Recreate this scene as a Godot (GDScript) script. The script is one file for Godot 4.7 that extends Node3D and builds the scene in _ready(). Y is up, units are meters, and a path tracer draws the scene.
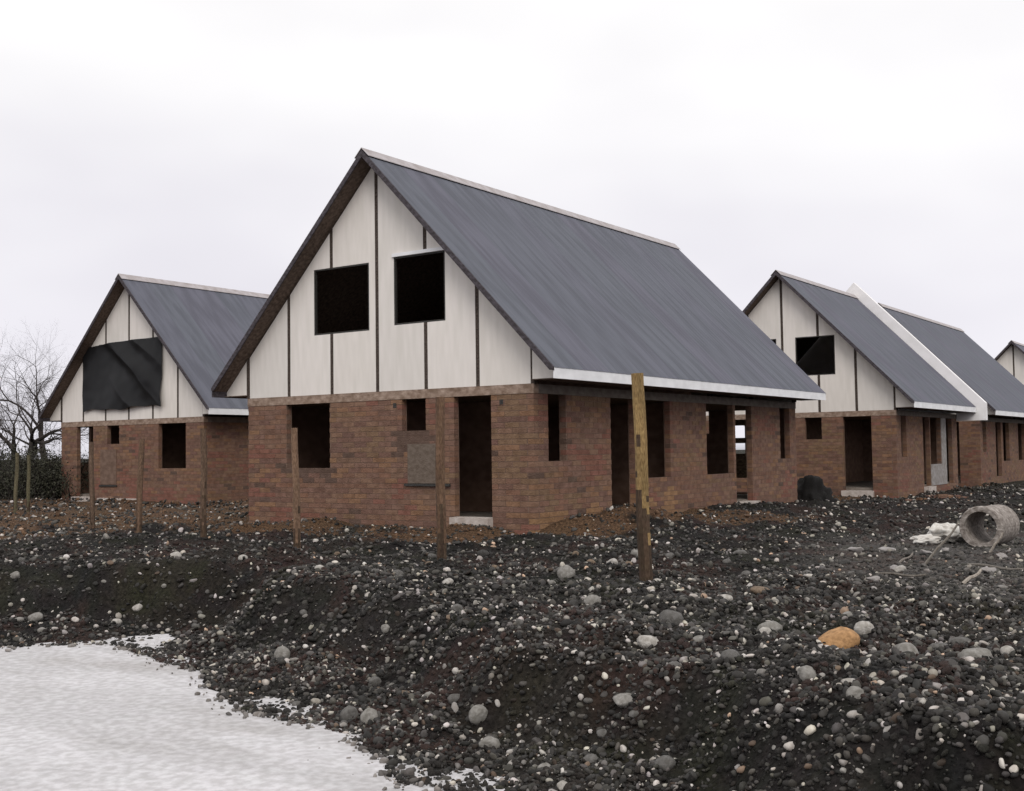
extends Node3D
# Row of unfinished brick houses behind a bank of dark rubble, under an overcast sky.
# World: x right, y up, distance from the camera along -z. y = 0 is the building platform.

const W := 6.954
const T := 0.14
const TH := deg_to_rad(55.192)
const EAVE := 0.648
const RAKE := 0.373
const BEAM_LOW := 2.37
const WALL_TOP := 2.53
const SLOPE := 1.0232
const COURSE := 0.096
const BASE := -0.126

var rng := RandomNumberGenerator.new()
var nz := FastNoiseLite.new()
var nz2 := FastNoiseLite.new()
var M := {}
var names := {}

# ------------------------------------------------------------------ mesh builder
class MB:
	var v := PackedVector3Array()
	var n := PackedVector3Array()
	var c := PackedColorArray()
	var t := PackedVector2Array()
	var col := Color(1, 1, 1)
	func tri(a: Vector3, b: Vector3, d: Vector3, nn: Vector3) -> void:
		if (d - a).cross(b - a).dot(nn) < 0.0:
			var s := b
			b = d
			d = s
		for p: Vector3 in [a, b, d]:
			v.append(p)
			n.append(nn)
			c.append(col)
			t.append(Vector2(p.x + p.z * 0.7, p.y + p.z * 0.3))
	func quad(a: Vector3, b: Vector3, d: Vector3, e: Vector3, nn: Vector3) -> void:
		tri(a, b, d, nn)
		tri(a, d, e, nn)
	func box(lo: Vector3, hi: Vector3) -> void:
		var p := []
		for i in 8:
			p.append(Vector3(hi.x if i & 1 else lo.x, hi.y if i & 2 else lo.y, hi.z if i & 4 else lo.z))
		quad(p[0], p[1], p[3], p[2], Vector3(0, 0, -1))
		quad(p[4], p[5], p[7], p[6], Vector3(0, 0, 1))
		quad(p[0], p[2], p[6], p[4], Vector3(-1, 0, 0))
		quad(p[1], p[3], p[7], p[5], Vector3(1, 0, 0))
		quad(p[0], p[1], p[5], p[4], Vector3(0, -1, 0))
		quad(p[2], p[3], p[7], p[6], Vector3(0, 1, 0))
	func commit() -> ArrayMesh:
		var a := []
		a.resize(Mesh.ARRAY_MAX)
		a[Mesh.ARRAY_VERTEX] = v
		a[Mesh.ARRAY_NORMAL] = n
		a[Mesh.ARRAY_COLOR] = c
		a[Mesh.ARRAY_TEX_UV] = t
		var m := ArrayMesh.new()
		m.add_surface_from_arrays(Mesh.PRIMITIVE_TRIANGLES, a)
		return m

func at(g: bool, a: float, h: float, w: float) -> Vector3:
	# house-local point: gable walls run along u (a = u, w = v), side walls along v (a = v, w = u)
	return Vector3(w, h, -a) if g else Vector3(a, h, -w)

func abox(mb: MB, g: bool, a0: float, a1: float, h0: float, h1: float, w0: float, w1: float) -> void:
	var p := at(g, a0, h0, w0)
	var q := at(g, a1, h1, w1)
	mb.box(Vector3(minf(p.x, q.x), h0, minf(p.z, q.z)), Vector3(maxf(p.x, q.x), h1, maxf(p.z, q.z)))

func prism(mb: MB, poly: PackedVector2Array, g: bool, w0: float, w1: float) -> void:
	var idx := Geometry2D.triangulate_polygon(poly)
	var ax := at(g, 0, 0, 1)
	for k in range(0, idx.size(), 3):
		for s: float in [w0, w1]:
			var nn := ax * (-1.0 if s == minf(w0, w1) else 1.0)
			mb.tri(at(g, poly[idx[k]].x, poly[idx[k]].y, s), at(g, poly[idx[k + 1]].x, poly[idx[k + 1]].y, s), at(g, poly[idx[k + 2]].x, poly[idx[k + 2]].y, s), nn)
	var cw := Geometry2D.is_polygon_clockwise(poly)
	for i in poly.size():
		var p := poly[i]
		var q := poly[(i + 1) % poly.size()]
		var e := (q - p).normalized()
		var o := Vector2(e.y, -e.x) * (-1.0 if cw else 1.0)
		mb.quad(at(g, p.x, p.y, w0), at(g, q.x, q.y, w0), at(g, q.x, q.y, w1), at(g, p.x, p.y, w1), at(g, o.x, o.y, 0))

# ------------------------------------------------------------------ nodes
func numbered(called: String) -> String:
	var k: int = names.get(called, 0)
	names[called] = k + 1
	return called if k == 0 else "%s_%03d" % [called, k]

func tag(o: Node, label: String, category: String, group := "", kind := "") -> void:
	o.set_meta("label", label)
	o.set_meta("category", category)
	if group: o.set_meta("group", group)
	if kind: o.set_meta("kind", kind)

func thing(called: String, label: String, category: String, group := "") -> Node3D:
	var o := Node3D.new()
	o.name = numbered(called)
	add_child(o)
	tag(o, label, category, group)
	return o

func put(called: String, mesh: Mesh, mat: Material, parent: Node = null) -> MeshInstance3D:
	var o := MeshInstance3D.new()
	o.name = called if parent else numbered(called)
	o.mesh = mesh
	o.material_override = mat
	o.cast_shadow = GeometryInstance3D.SHADOW_CASTING_SETTING_ON
	(parent if parent else self).add_child(o, true)
	return o

func structure(called: String, mesh: Mesh, mat: Material) -> MeshInstance3D:
	var o := put(called, mesh, mat)
	o.set_meta("kind", "structure")
	return o

# ------------------------------------------------------------------ materials
func lin(r: float, g: float, b: float) -> Color:
	return Color(r, g, b).linear_to_srgb()

func noise_tex(freq: float, lo: Color, hi: Color, sd := 1, size := 512, oct := 5, lo_at := 0.25, hi_at := 0.75) -> NoiseTexture2D:
	var f := FastNoiseLite.new()
	f.seed = sd
	f.frequency = freq
	f.fractal_octaves = oct
	f.noise_type = FastNoiseLite.TYPE_SIMPLEX_SMOOTH
	var g := Gradient.new()
	g.set_color(0, lo)
	g.set_color(1, hi)
	g.set_offset(0, lo_at)
	g.set_offset(1, hi_at)
	var t := NoiseTexture2D.new()
	t.width = size
	t.height = size
	t.seamless = true
	t.noise = f
	t.color_ramp = g
	return t

func relief_tex(freq: float, sd: int, strength: float, oct := 5) -> NoiseTexture2D:
	var f := FastNoiseLite.new()
	f.seed = sd
	f.frequency = freq
	f.fractal_octaves = oct
	var t := NoiseTexture2D.new()
	t.width = 512
	t.height = 512
	t.seamless = true
	t.as_normal_map = true
	t.bump_strength = strength
	t.noise = f
	return t

func mat(col: Color, rough := 0.9, tex: Texture2D = null, scale := 1.0, nrm: Texture2D = null, nscale := 1.0, vcol := false, spec := 0.4) -> StandardMaterial3D:
	var m := StandardMaterial3D.new()
	m.albedo_color = col
	m.roughness = rough
	m.metallic_specular = spec
	m.cull_mode = BaseMaterial3D.CULL_DISABLED
	if tex:
		m.albedo_texture = tex
	if nrm:
		m.normal_enabled = true
		m.normal_texture = nrm
		m.normal_scale = nscale
	m.uv1_triplanar = true
	m.uv1_world_triplanar = true
	m.uv1_scale = Vector3.ONE * scale
	m.vertex_color_use_as_albedo = vcol
	return m

func make_materials() -> void:
	var blotch := noise_tex(0.012, Color(0.84, 0.82, 0.80), Color(1, 1, 1), 11)
	var grain := noise_tex(0.05, Color(0.62, 0.60, 0.58), Color(1, 1, 1), 12)
	var n_grain := relief_tex(0.06, 13, 6.0)
	var panel_t := noise_tex(0.010, Color(0.955, 0.95, 0.94), Color(1, 0.995, 0.99), 14, 512, 6)
	M.mortar = mat(lin(0.170, 0.112, 0.086), 0.95, blotch, 0.7, n_grain, 0.6)
	M.brickwork = mat(Color.WHITE, 0.92, blotch, 0.9, n_grain, 0.7, true)
	M.bricks = []
	for c: Color in brick_tones():
		M.bricks.append(mat(c.linear_to_srgb(), 0.92, blotch, 0.9, n_grain, 0.7))
	M.inside = mat(lin(0.200, 0.125, 0.092), 0.95, blotch, 0.6)
	M.timber_in = mat(lin(0.22, 0.155, 0.10), 0.9, grain, 0.5)
	M.panels = [mat(lin(0.70, 0.665, 0.635), 0.85, panel_t, 0.35), mat(lin(0.675, 0.645, 0.62), 0.85, panel_t, 0.27), mat(lin(0.72, 0.685, 0.66), 0.85, panel_t, 0.41)]
	for pm: StandardMaterial3D in M.panels: pm.uv1_scale = Vector3(1.3, 0.16, 1.3)
	M.stud = mat(lin(0.085, 0.065, 0.055), 0.9, grain, 0.8)
	var streak := noise_tex(0.012, Color(0.90, 0.90, 0.90), Color(1, 1, 1), 15, 512, 4)
	M.roofs = []
	for k in 4:
		var rc: Color = [lin(0.112, 0.115, 0.141), lin(0.110, 0.115, 0.139), lin(0.115, 0.115, 0.143), lin(0.111, 0.117, 0.140)][k]
		var rm := mat(rc, 0.8, streak, 1.0, null, 1.0, false, 0.3)
		rm.uv1_triplanar = false
		rm.uv1_world_triplanar = false
		rm.uv1_scale = Vector3(0.5, 0.08, 1)
		rm.uv1_offset = Vector3(0.31 * k, 0.17 * k, 0)
		M.roofs.append(rm)
	M.ridge = mat(lin(0.40, 0.37, 0.38), 0.6, blotch, 0.5)
	M.fascia = mat(lin(0.80, 0.80, 0.82), 0.6, noise_tex(0.01, Color(0.93, 0.93, 0.93), Color(1, 1, 1), 16), 0.5)
	M.barge = mat(lin(0.080, 0.070, 0.082), 0.85, grain, 0.5)
	M.soffit = mat(lin(0.17, 0.125, 0.10), 0.9, grain, 0.5)
	M.beam = mat(lin(0.36, 0.275, 0.225), 0.95, noise_tex(0.02, Color(0.70, 0.66, 0.62), Color(1, 1, 1), 17), 0.6, n_grain, 0.5)
	M.cement = mat(lin(0.19, 0.165, 0.145), 0.95, blotch, 0.8, n_grain, 0.5)
	M.render_coat = mat(lin(0.150, 0.118, 0.096), 0.95, blotch, 1.6, n_grain, 0.8)
	M.pale_cement = mat(lin(0.30, 0.285, 0.28), 0.95, blotch, 0.8, n_grain, 0.5)
	M.step = mat(lin(0.50, 0.45, 0.42), 0.95, blotch, 0.9, n_grain, 0.4)
	M.dark_metal = mat(lin(0.05, 0.048, 0.045), 0.6, grain, 1.0)
	M.white_wall = mat(lin(0.80, 0.79, 0.81), 0.8, panel_t, 0.3)
	M.soil = mat(Color.WHITE, 0.95, noise_tex(0.03, Color(0.55, 0.54, 0.52), Color(1, 1, 1), 18, 1024, 6), 0.6, relief_tex(0.08, 19, 10.0), 1.0, true, 0.3)
	M.road = mat(Color.WHITE, 0.6, noise_tex(0.02, Color(0.88, 0.875, 0.87), Color(1, 1, 1), 20, 1024, 7), 0.45, relief_tex(0.02, 21, 3.0, 6), 0.35, true, 0.45)
	M.pebble = mat(Color.WHITE, 0.75, blotch, 3.0, null, 1.0, true)
	M.clod = mat(Color.WHITE, 0.95, grain, 2.0, n_grain, 1.0, true)
	var st := noise_tex(0.03, Color(0.76, 0.75, 0.73), Color(1, 1, 1), 22)
	M.stones = {
		"pale": mat(lin(0.42, 0.40, 0.375), 0.8, st, 1.5, n_grain, 0.5),
		"light": mat(lin(0.25, 0.24, 0.225), 0.8, st, 1.5, n_grain, 0.5),
		"mid": mat(lin(0.13, 0.125, 0.12), 0.8, st, 1.5, n_grain, 0.5),
		"dark": mat(lin(0.05, 0.048, 0.046), 0.8, st, 1.5, n_grain, 0.5),
		"tan": mat(lin(0.19, 0.14, 0.10), 0.8, st, 1.5, n_grain, 0.5),
		"orange": mat(lin(0.44, 0.25, 0.115), 0.8, st, 1.5, n_grain, 0.5),
	}
	M.wood = mat(Color.WHITE, 0.9, noise_tex(0.03, Color(0.62, 0.58, 0.54), Color(1, 1, 1), 23), 1.4, n_grain, 0.5, true)
	M.wood.uv1_scale = Vector3(9.0, 0.8, 9.0)
	M.tarp = mat(lin(0.011, 0.011, 0.012), 0.40, null, 1.0, null, 1.0, false, 0.28)
	M.heap = mat(lin(0.010, 0.009, 0.009), 0.9, grain, 1.0)
	M.sack = mat(lin(0.62, 0.61, 0.58), 0.75, blotch, 1.5)
	M.pipe = mat(lin(0.36, 0.325, 0.30), 0.95, noise_tex(0.02, Color(0.6, 0.58, 0.56), Color(1, 1, 1), 25), 1.3, n_grain, 0.8)
	M.bark = mat(lin(0.045, 0.037, 0.034), 0.95, grain, 1.0)
	M.twig = mat(lin(0.055, 0.045, 0.043), 0.95)
	M.leaf = mat(Color.WHITE, 0.8, null, 1.0, null, 1.0, true)

func brick_tones() -> Array:
	return [Color(0.186, 0.104, 0.073), Color(0.206, 0.112, 0.076), Color(0.188, 0.110, 0.082), Color(0.208, 0.124, 0.085), Color(0.172, 0.098, 0.074), Color(0.222, 0.126, 0.076), Color(0.182, 0.111, 0.077), Color(0.156, 0.090, 0.070), Color(0.112, 0.072, 0.056), Color(0.192, 0.120, 0.075), Color(0.206, 0.096, 0.071), Color(0.265, 0.155, 0.084)]

# ------------------------------------------------------------------ ground
func sstep(t: float) -> float:
	t = clampf(t, 0.0, 1.0)
	return t * t * (3.0 - 2.0 * t)

func bankq(x: float, d: float) -> float:
	var s := (x + 0.28) * 0.84 + (d - 6.88) * 0.542
	return maxf(s, d - 12.7) + 0.26 + nz.get_noise_2d(x * 14.0, d * 14.0) * 0.45 + nz2.get_noise_2d(x * 60.0, d * 60.0) * 0.15

func bump(x: float, d: float, cx: float, cd: float, r: float) -> float:
	var q := ((x - cx) * (x - cx) + (d - cd) * (d - cd)) / (r * r)
	return exp(-q)

func track(x: float, d: float) -> float:
	# flat, finer ground where the machines drive, right of the bank
	return sstep((x - 2.7 - absf(d - 13.0) * 0.30) / 1.2) * sstep((20.0 - d) / 4.0) * sstep((d - 9.0) / 1.0)

func gh(x: float, d: float) -> float:
	var q := bankq(x, d)
	var y := -0.61 + 0.10 * sstep(q / 0.9) + 0.53 * sstep((q - 0.95) / 0.75)
	y += 0.13 * exp(-pow((q - 2.0) / 0.45, 2)) * (0.7 + 1.3 * nz2.get_noise_2d(x * 20.0 + 5.0, d * 20.0)) * (1.0 - track(x, d))
	if q < 0.0: y = -0.61 + maxf(q * 0.5, -0.09)
	var near := clampf(1.0 - (d - 40.0) / 40.0, 0.0, 1.0) * clampf(1.0 - (absf(x) - 25.0) / 25.0, 0.0, 1.0)
	var am := (0.15 + 0.85 * sstep(q / 0.8)) * (1.0 - 0.75 * track(x, d)) * near
	y += am * (nz.get_noise_2d(x * 22.0, d * 22.0) * 0.14 + nz2.get_noise_2d(x * 30.0, d * 30.0) * 0.08 + nz2.get_noise_2d(x * 110.0 + 50.0, d * 110.0) * 0.05)
	# rubble ridges along the wall of the middle house and soil thrown up at its corner
	for k in 7:
		var p := hw(-1.5 - 0.35 * sin(k * 2.3), 2.2 + k * 1.9)
		y += 0.11 * bump(x, d, p.x, p.y, 1.0)
	var c1 := hw(-0.55, 2.0)
	y += 0.27 * bump(x, d, c1.x, c1.y, 0.8)
	for k in 9:
		var f := hw(0.4 + k * 0.83 + 0.25 * sin(k * 5.1), -0.35 - 0.2 * sin(k * 3.7))
		y += (0.05 + 0.05 * sin(k * 2.9)) * bump(x, d, f.x, f.y, 0.5)
		var g := hw(-0.5 - 0.25 * sin(k * 4.3), 0.6 + k * 1.35)
		y += (0.09 + 0.06 * sin(k * 3.3 + 1.0)) * bump(x, d, g.x, g.y, 0.55)
	y -= 0.16 * sstep((x - 5.0) / 3.0) * sstep((d - 20.0) / 5.0) * near
	return y

func hw(u: float, v: float) -> Vector2:
	# point of the middle house in world x, distance
	return Vector2(0.360 - u * sin(TH) + v * cos(TH), 19.345 + u * cos(TH) + v * sin(TH))

func soil_colour(x: float, d: float) -> Color:
	var a := nz.get_noise_2d(x * 30.0 + 90.0, d * 30.0) * 0.5 + 0.5
	var c := Color(0.010, 0.0091, 0.0085).lerp(Color(0.031, 0.0280, 0.0257), sstep(a * 1.3 - 0.15))
	var b := nz2.get_noise_2d(x * 12.0, d * 12.0 + 40.0)
	c = c.lerp(Color(0.042, 0.031, 0.024), sstep(b * 2.2) * 0.4)
	c = c.lerp(Color(0.125, 0.118, 0.112), 0.9 * track(x, d))
	# reddish clay and a little moss showing between the stones on the bank
	var clay := nz2.get_noise_2d(x * 26.0 + 210.0, d * 26.0) + 0.4 * nz.get_noise_2d(x * 120.0, d * 120.0)
	c = c.lerp(Color(0.070, 0.036, 0.030), sstep((clay - 0.12) / 0.12) * 0.4)
	c = c.lerp(Color(0.040, 0.045, 0.020), sstep((-clay - 0.30) / 0.10) * 0.25)
	# brown mud along the houses (patchy outline)
	var rx := x - 0.360
	var rd := d - 19.345
	var u := -rx * sin(TH) + rd * cos(TH)
	var v := rx * cos(TH) + rd * sin(TH)
	var dist := 9.0
	if u > -3.0 and v > -4.0:
		dist = minf(maxf(-v, 0.0) if u > 0.0 else 99.0, maxf(-u, 0.0) if v > 0.0 and v < 6.0 else 99.0)
	if u > 7.5: dist = minf(dist, maxf(-v, 0.0) * 0.35)
	var mud := sstep((2.1 + b * 2.0 + nz2.get_noise_2d(x * 70.0, d * 70.0) * 1.2 - dist) / 0.6)
	c = c.lerp(Color(0.16, 0.094, 0.055), 0.85 * mud)
	# grass green far away and on the left
	var far := sstep((d - 36.0) / 8.0)
	c = c.lerp(Color(0.045, 0.042, 0.028), far)
	return c

func axis(lo: float, hi: float, step: float, end0: float, end1: float) -> PackedFloat32Array:
	var r := PackedFloat32Array()
	var s := step
	var p := lo
	var before := []
	while p > end0:
		s *= 1.25
		p -= s
		before.append(p)
	before.reverse()
	for q: float in before: r.append(q)
	p = lo
	while p <= hi:
		r.append(p)
		p += step
	s = step
	while p < end1:
		r.append(p)
		s *= 1.25
		p += s
	r.append(end1)
	return r

func sheet(xs: PackedFloat32Array, ds: PackedFloat32Array, height: Callable, colour: Callable, keep: Callable) -> ArrayMesh:
	var nx := xs.size()
	var nd := ds.size()
	var v := PackedVector3Array()
	var c := PackedColorArray()
	var ok := PackedByteArray()
	v.resize(nx * nd)
	c.resize(nx * nd)
	ok.resize(nx * nd)
	for j in nd:
		for i in nx:
			var k := j * nx + i
			v[k] = Vector3(xs[i], height.call(xs[i], ds[j]), -ds[j])
			c[k] = colour.call(xs[i], ds[j])
			ok[k] = 1 if keep.call(xs[i], ds[j]) else 0
	var n := PackedVector3Array()
	n.resize(nx * nd)
	for j in nd:
		for i in nx:
			var a := v[j * nx + maxi(i - 1, 0)]
			var b := v[j * nx + mini(i + 1, nx - 1)]
			var e := v[maxi(j - 1, 0) * nx + i]
			var f := v[mini(j + 1, nd - 1) * nx + i]
			var m := (b - a).cross(f - e)
			n[j * nx + i] = m.normalized()
	var ix := PackedInt32Array()
	for j in nd - 1:
		for i in nx - 1:
			var k := j * nx + i
			if ok[k] + ok[k + 1] + ok[k + nx] + ok[k + nx + 1] == 4:
				ix.append_array(PackedInt32Array([k, k + nx, k + 1, k + 1, k + nx, k + nx + 1]))
	var a := []
	a.resize(Mesh.ARRAY_MAX)
	a[Mesh.ARRAY_VERTEX] = v
	a[Mesh.ARRAY_NORMAL] = n
	a[Mesh.ARRAY_COLOR] = c
	a[Mesh.ARRAY_INDEX] = ix
	var m := ArrayMesh.new()
	m.add_surface_from_arrays(Mesh.PRIMITIVE_TRIANGLES, a)
	return m

func build_ground() -> void:
	var yes := func(_x, _d): return true
	structure("ground", sheet(axis(-13.0, 12.0, 0.11, -500.0, 500.0), axis(3.5, 26.0, 0.11, -300.0, 900.0), gh, soil_colour, yes), M.soil)
	var rh := func(x: float, d: float) -> float:
		return -0.60 + nz.get_noise_2d(x * 9.0, d * 9.0) * 0.022 + nz2.get_noise_2d(x * 45.0, d * 45.0) * 0.010
	var rc := func(x: float, d: float) -> Color:
		var a := nz.get_noise_2d(x * 26.0 + 300.0 + d * 9.0, d * 34.0 + x * 14.0)
		var b := nz2.get_noise_2d(x * 24.0 + 10.0 + d * 18.0, d * 34.0 + x * 16.0)
		var c := Color(0.50, 0.49, 0.50).lerp(Color(0.42, 0.405, 0.405), sstep(a * 1.6 + 0.1))
		c = c.lerp(Color(0.57, 0.56, 0.575), sstep(b * 1.8))
		c = c * (0.98 + 0.05 * nz2.get_noise_2d(x * 190.0, d * 190.0))
		return c
	var rk := func(x: float, d: float) -> bool: return bankq(x, d) < 0.7
	structure("road", sheet(axis(-12.0, 3.0, 0.09, -60.0, 30.0), axis(3.5, 14.0, 0.09, -60.0, 14.1), rh, rc, rk), M.road)

# ------------------------------------------------------------------ houses
func snap_h(h: float) -> float:
	return BASE + COURSE * roundf((h - BASE) / COURSE)

func roof_y(u: float) -> float:
	return 2.78 + SLOPE * (minf(u, W - u) + EAVE)

func wall(parent: Node, called: String, g: bool, a0: float, a1: float, outer: float, inner: float, holes: Array, material: Material) -> MeshInstance3D:
	# solid wall with real openings; holes are [a0, a1, h0, h1]
	var mb := MB.new()
	var cuts := [a0, a1]
	for o: Array in holes:
		cuts.append(o[0] - 0.004)
		cuts.append(o[1] + 0.004)
	cuts.sort()
	for i in cuts.size() - 1:
		var p: float = cuts[i]
		var q: float = cuts[i + 1]
		if q - p < 0.001: continue
		var m := (p + q) / 2.0
		var spans := [[-0.45, BEAM_LOW]]
		for o: Array in holes:
			if m > o[0] - 0.004 and m < o[1] + 0.004:
				var ns := []
				for s: Array in spans:
					if o[2] - 0.004 > s[0]: ns.append([s[0], minf(s[1], o[2] - 0.004)])
					if o[3] + 0.002 < s[1]: ns.append([maxf(s[0], o[3] + 0.002), s[1]])
				spans = ns
		for s: Array in spans:
			abox(mb, g, p, q, s[0], s[1], outer, inner)
	return put(called, mb.commit(), material, parent)

func lay_bricks(g: bool, a0: float, a1: float, holes: Array, odd_first: bool) -> Array:
	var out := []
	var rows := int(roundf((BEAM_LOW - BASE) / COURSE))
	for k in rows:
		var h0 := BASE + k * COURSE
		var p := (T + 0.006) if ((k % 2 == 0) == odd_first) else -0.004
		p += a0
		var stop := a1 + 0.004
		while p < stop - 0.03:
			var q := minf(p + 0.29, stop)
			var pieces := [[p, q]]
			for o: Array in holes:
				if h0 + 0.04 > o[2] and h0 + 0.04 < o[3]:
					var np := []
					for s: Array in pieces:
						if s[1] <= o[0] or s[0] >= o[1]: np.append(s)
						else:
							if s[0] < o[0]: np.append([s[0], o[0]])
							if s[1] > o[1]: np.append([o[1], s[1]])
					pieces = np
			for s: Array in pieces:
				if s[1] - s[0] > 0.035:
					out.append([g, s[0], s[1], h0 + 0.006, h0 + COURSE - 0.006])
			p = q + 0.012
	return out

func brick_tone(g: bool, a: float, h: float, seedv: float) -> int:
	# kiln batches and damp or mossy patches: which of the eight brick tones lies here
	var patch := nz2.get_noise_3d(a * 22.0 + 30.0, h * 26.0, seedv * 3.0 + (0.0 if g else 90.0))
	if seedv == 3.0 and g:
		# damp runs below the two openings of this wall
		var ragged := nz.get_noise_2d(a * 90.0, h * 30.0) * 0.35
		if (a > 4.55 and a < 6.1 and h > 0.84 + ragged and h < 1.13) or (a > 2.2 and a < 3.1 and h > 1.45 + ragged and h < 1.8): return 8
	if patch > 0.15 + rng.randf() * 0.6: return 9
	if patch < -0.15 - rng.randf() * 0.6: return 10
	# orange-tan earth splashed on the lowest courses beside the corner
	if seedv == 3.0 and not g and a < 5.2 and h < 0.30 + nz.get_noise_2d(a * 60.0, h * 20.0) * 0.9 + rng.randf() * 0.12: return 11
	if rng.randf() < 0.03: return 8
	var k := nz.get_noise_3d(a * 26.0, h * 40.0, seedv + (0.0 if g else 400.0)) * 5.0 + rng.randf() * 5.0 + 1.5
	return clampi(int(k), 0, 7)

func ridge_sheet(mb: MB, side: float, width: float) -> void:
	# one ribbed roofing sheet, from the ridge down to the eave; x = 0 .. width along the ridge
	var prof := []
	var ribs := 5
	for r in ribs:
		var b := width * r / ribs
		var w := width / ribs
		prof.append_array([[b, 0.0], [b + w * 0.62, 0.0], [b + w * 0.72, 0.003], [b + w * 0.90, 0.003], [b + w, 0.0]])
	var u_ridge := W / 2.0
	var u_eave := -EAVE - 0.03
	var nrm := Vector3(0, 1, SLOPE).normalized()
	var run := u_ridge - u_eave
	for i in prof.size() - 1:
		var x0: float = prof[i][0]
		var x1: float = prof[i + 1][0]
		if x1 - x0 < 0.0005: continue
		var pts := []
		for e: Array in [[x0, prof[i][1], 0], [x1, prof[i + 1][1], 0], [x1, prof[i + 1][1], 1], [x0, prof[i][1], 1]]:
			var u: float = u_ridge - run * e[2]
			var z: float = -u if side > 0 else -(W - u)
			pts.append(Vector3(e[0], roof_y(u) + e[1], z))
		var nn := Vector3(-(prof[i + 1][1] - prof[i][1]) / (x1 - x0) * 1.4, 1, SLOPE * side).normalized()
		mb.quad(pts[0], pts[1], pts[2], pts[3], nn)
		var n := mb.t.size()
		for k in 6:
			var p := mb.v[n - 6 + k]
			mb.t[n - 6 + k] = Vector2(p.x, p.y * 1.4)

func gable_front(house: Node3D, v0: float, sgn: float, wins: Array, flip: bool) -> void:
	# six boards over dark studs above the ring beam; sgn -1: the face looks towards -v
	var pw := W / 6.0
	for k in 6:
		var a := k * pw + 0.042
		var b := (k + 1) * pw - 0.042
		var top := PackedVector2Array([Vector2(a, WALL_TOP + 0.004), Vector2(b, WALL_TOP + 0.004), Vector2(b, roof_y(b) - 0.13), Vector2(a, roof_y(a) - 0.13)])
		var polys := [top]
		for w: Array in wins:
			var hole := PackedVector2Array([Vector2(w[0], w[2]), Vector2(w[1], w[2]), Vector2(w[1], w[3]), Vector2(w[0], w[3])])
			var next := []
			for p: PackedVector2Array in polys: next.append_array(Geometry2D.clip_polygons(p, hole))
			polys = next
		var mb := MB.new()
		for p: PackedVector2Array in polys: prism(mb, p, true, v0, v0 - sgn * 0.02)
		if mb.v.size(): put("panel", mb.commit(), M.panels[(k * 2 + (1 if flip else 0)) % 3], house)
	for k in 7:
		var c := k * pw
		var a2 := clampf(c - 0.046, 0.0, W)
		var b2 := clampf(c + 0.046, 0.0, W)
		if k == 0:
			a2 = -0.035
			b2 = 0.039
		if k == 6:
			a2 = W - 0.039
			b2 = W + 0.035
		var proud := 0.016 if k == 0 or k == 6 else -0.006
		var polys := [PackedVector2Array([Vector2(a2, WALL_TOP + 0.003), Vector2(b2, WALL_TOP + 0.003), Vector2(b2, roof_y(b2) - 0.128), Vector2(a2, roof_y(a2) - 0.128)])]
		for w: Array in wins:
			var hole := PackedVector2Array([Vector2(w[0], w[2]), Vector2(w[1], w[2]), Vector2(w[1], w[3]), Vector2(w[0], w[3])])
			var next := []
			for p: PackedVector2Array in polys: next.append_array(Geometry2D.clip_polygons(p, hole))
			polys = next
		var mb := MB.new()
		for p: PackedVector2Array in polys: prism(mb, p, true, v0 + sgn * proud, v0 - sgn * 0.10)
		put("stud", mb.commit(), M.stud, house)
	for w: Array in wins:
		var mb := MB.new()
		# rough timber frame set into the opening
		abox(mb, true, w[0] + 0.002, w[0] + 0.03, w[2] + 0.002, w[3] - 0.002, v0 - sgn * 0.004, v0 - sgn * 0.06)
		abox(mb, true, w[1] - 0.03, w[1] - 0.002, w[2] + 0.002, w[3] - 0.002, v0 - sgn * 0.004, v0 - sgn * 0.06)
		abox(mb, true, w[0] + 0.032, w[1] - 0.032, w[3] - 0.03, w[3] - 0.002, v0 - sgn * 0.004, v0 - sgn * 0.06)
		abox(mb, true, w[0] + 0.032, w[1] - 0.032, w[2] + 0.002, w[2] + 0.03, v0 - sgn * 0.004, v0 - sgn * 0.06)
		put("window_frame", mb.commit(), M.dark_metal, house)

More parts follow.
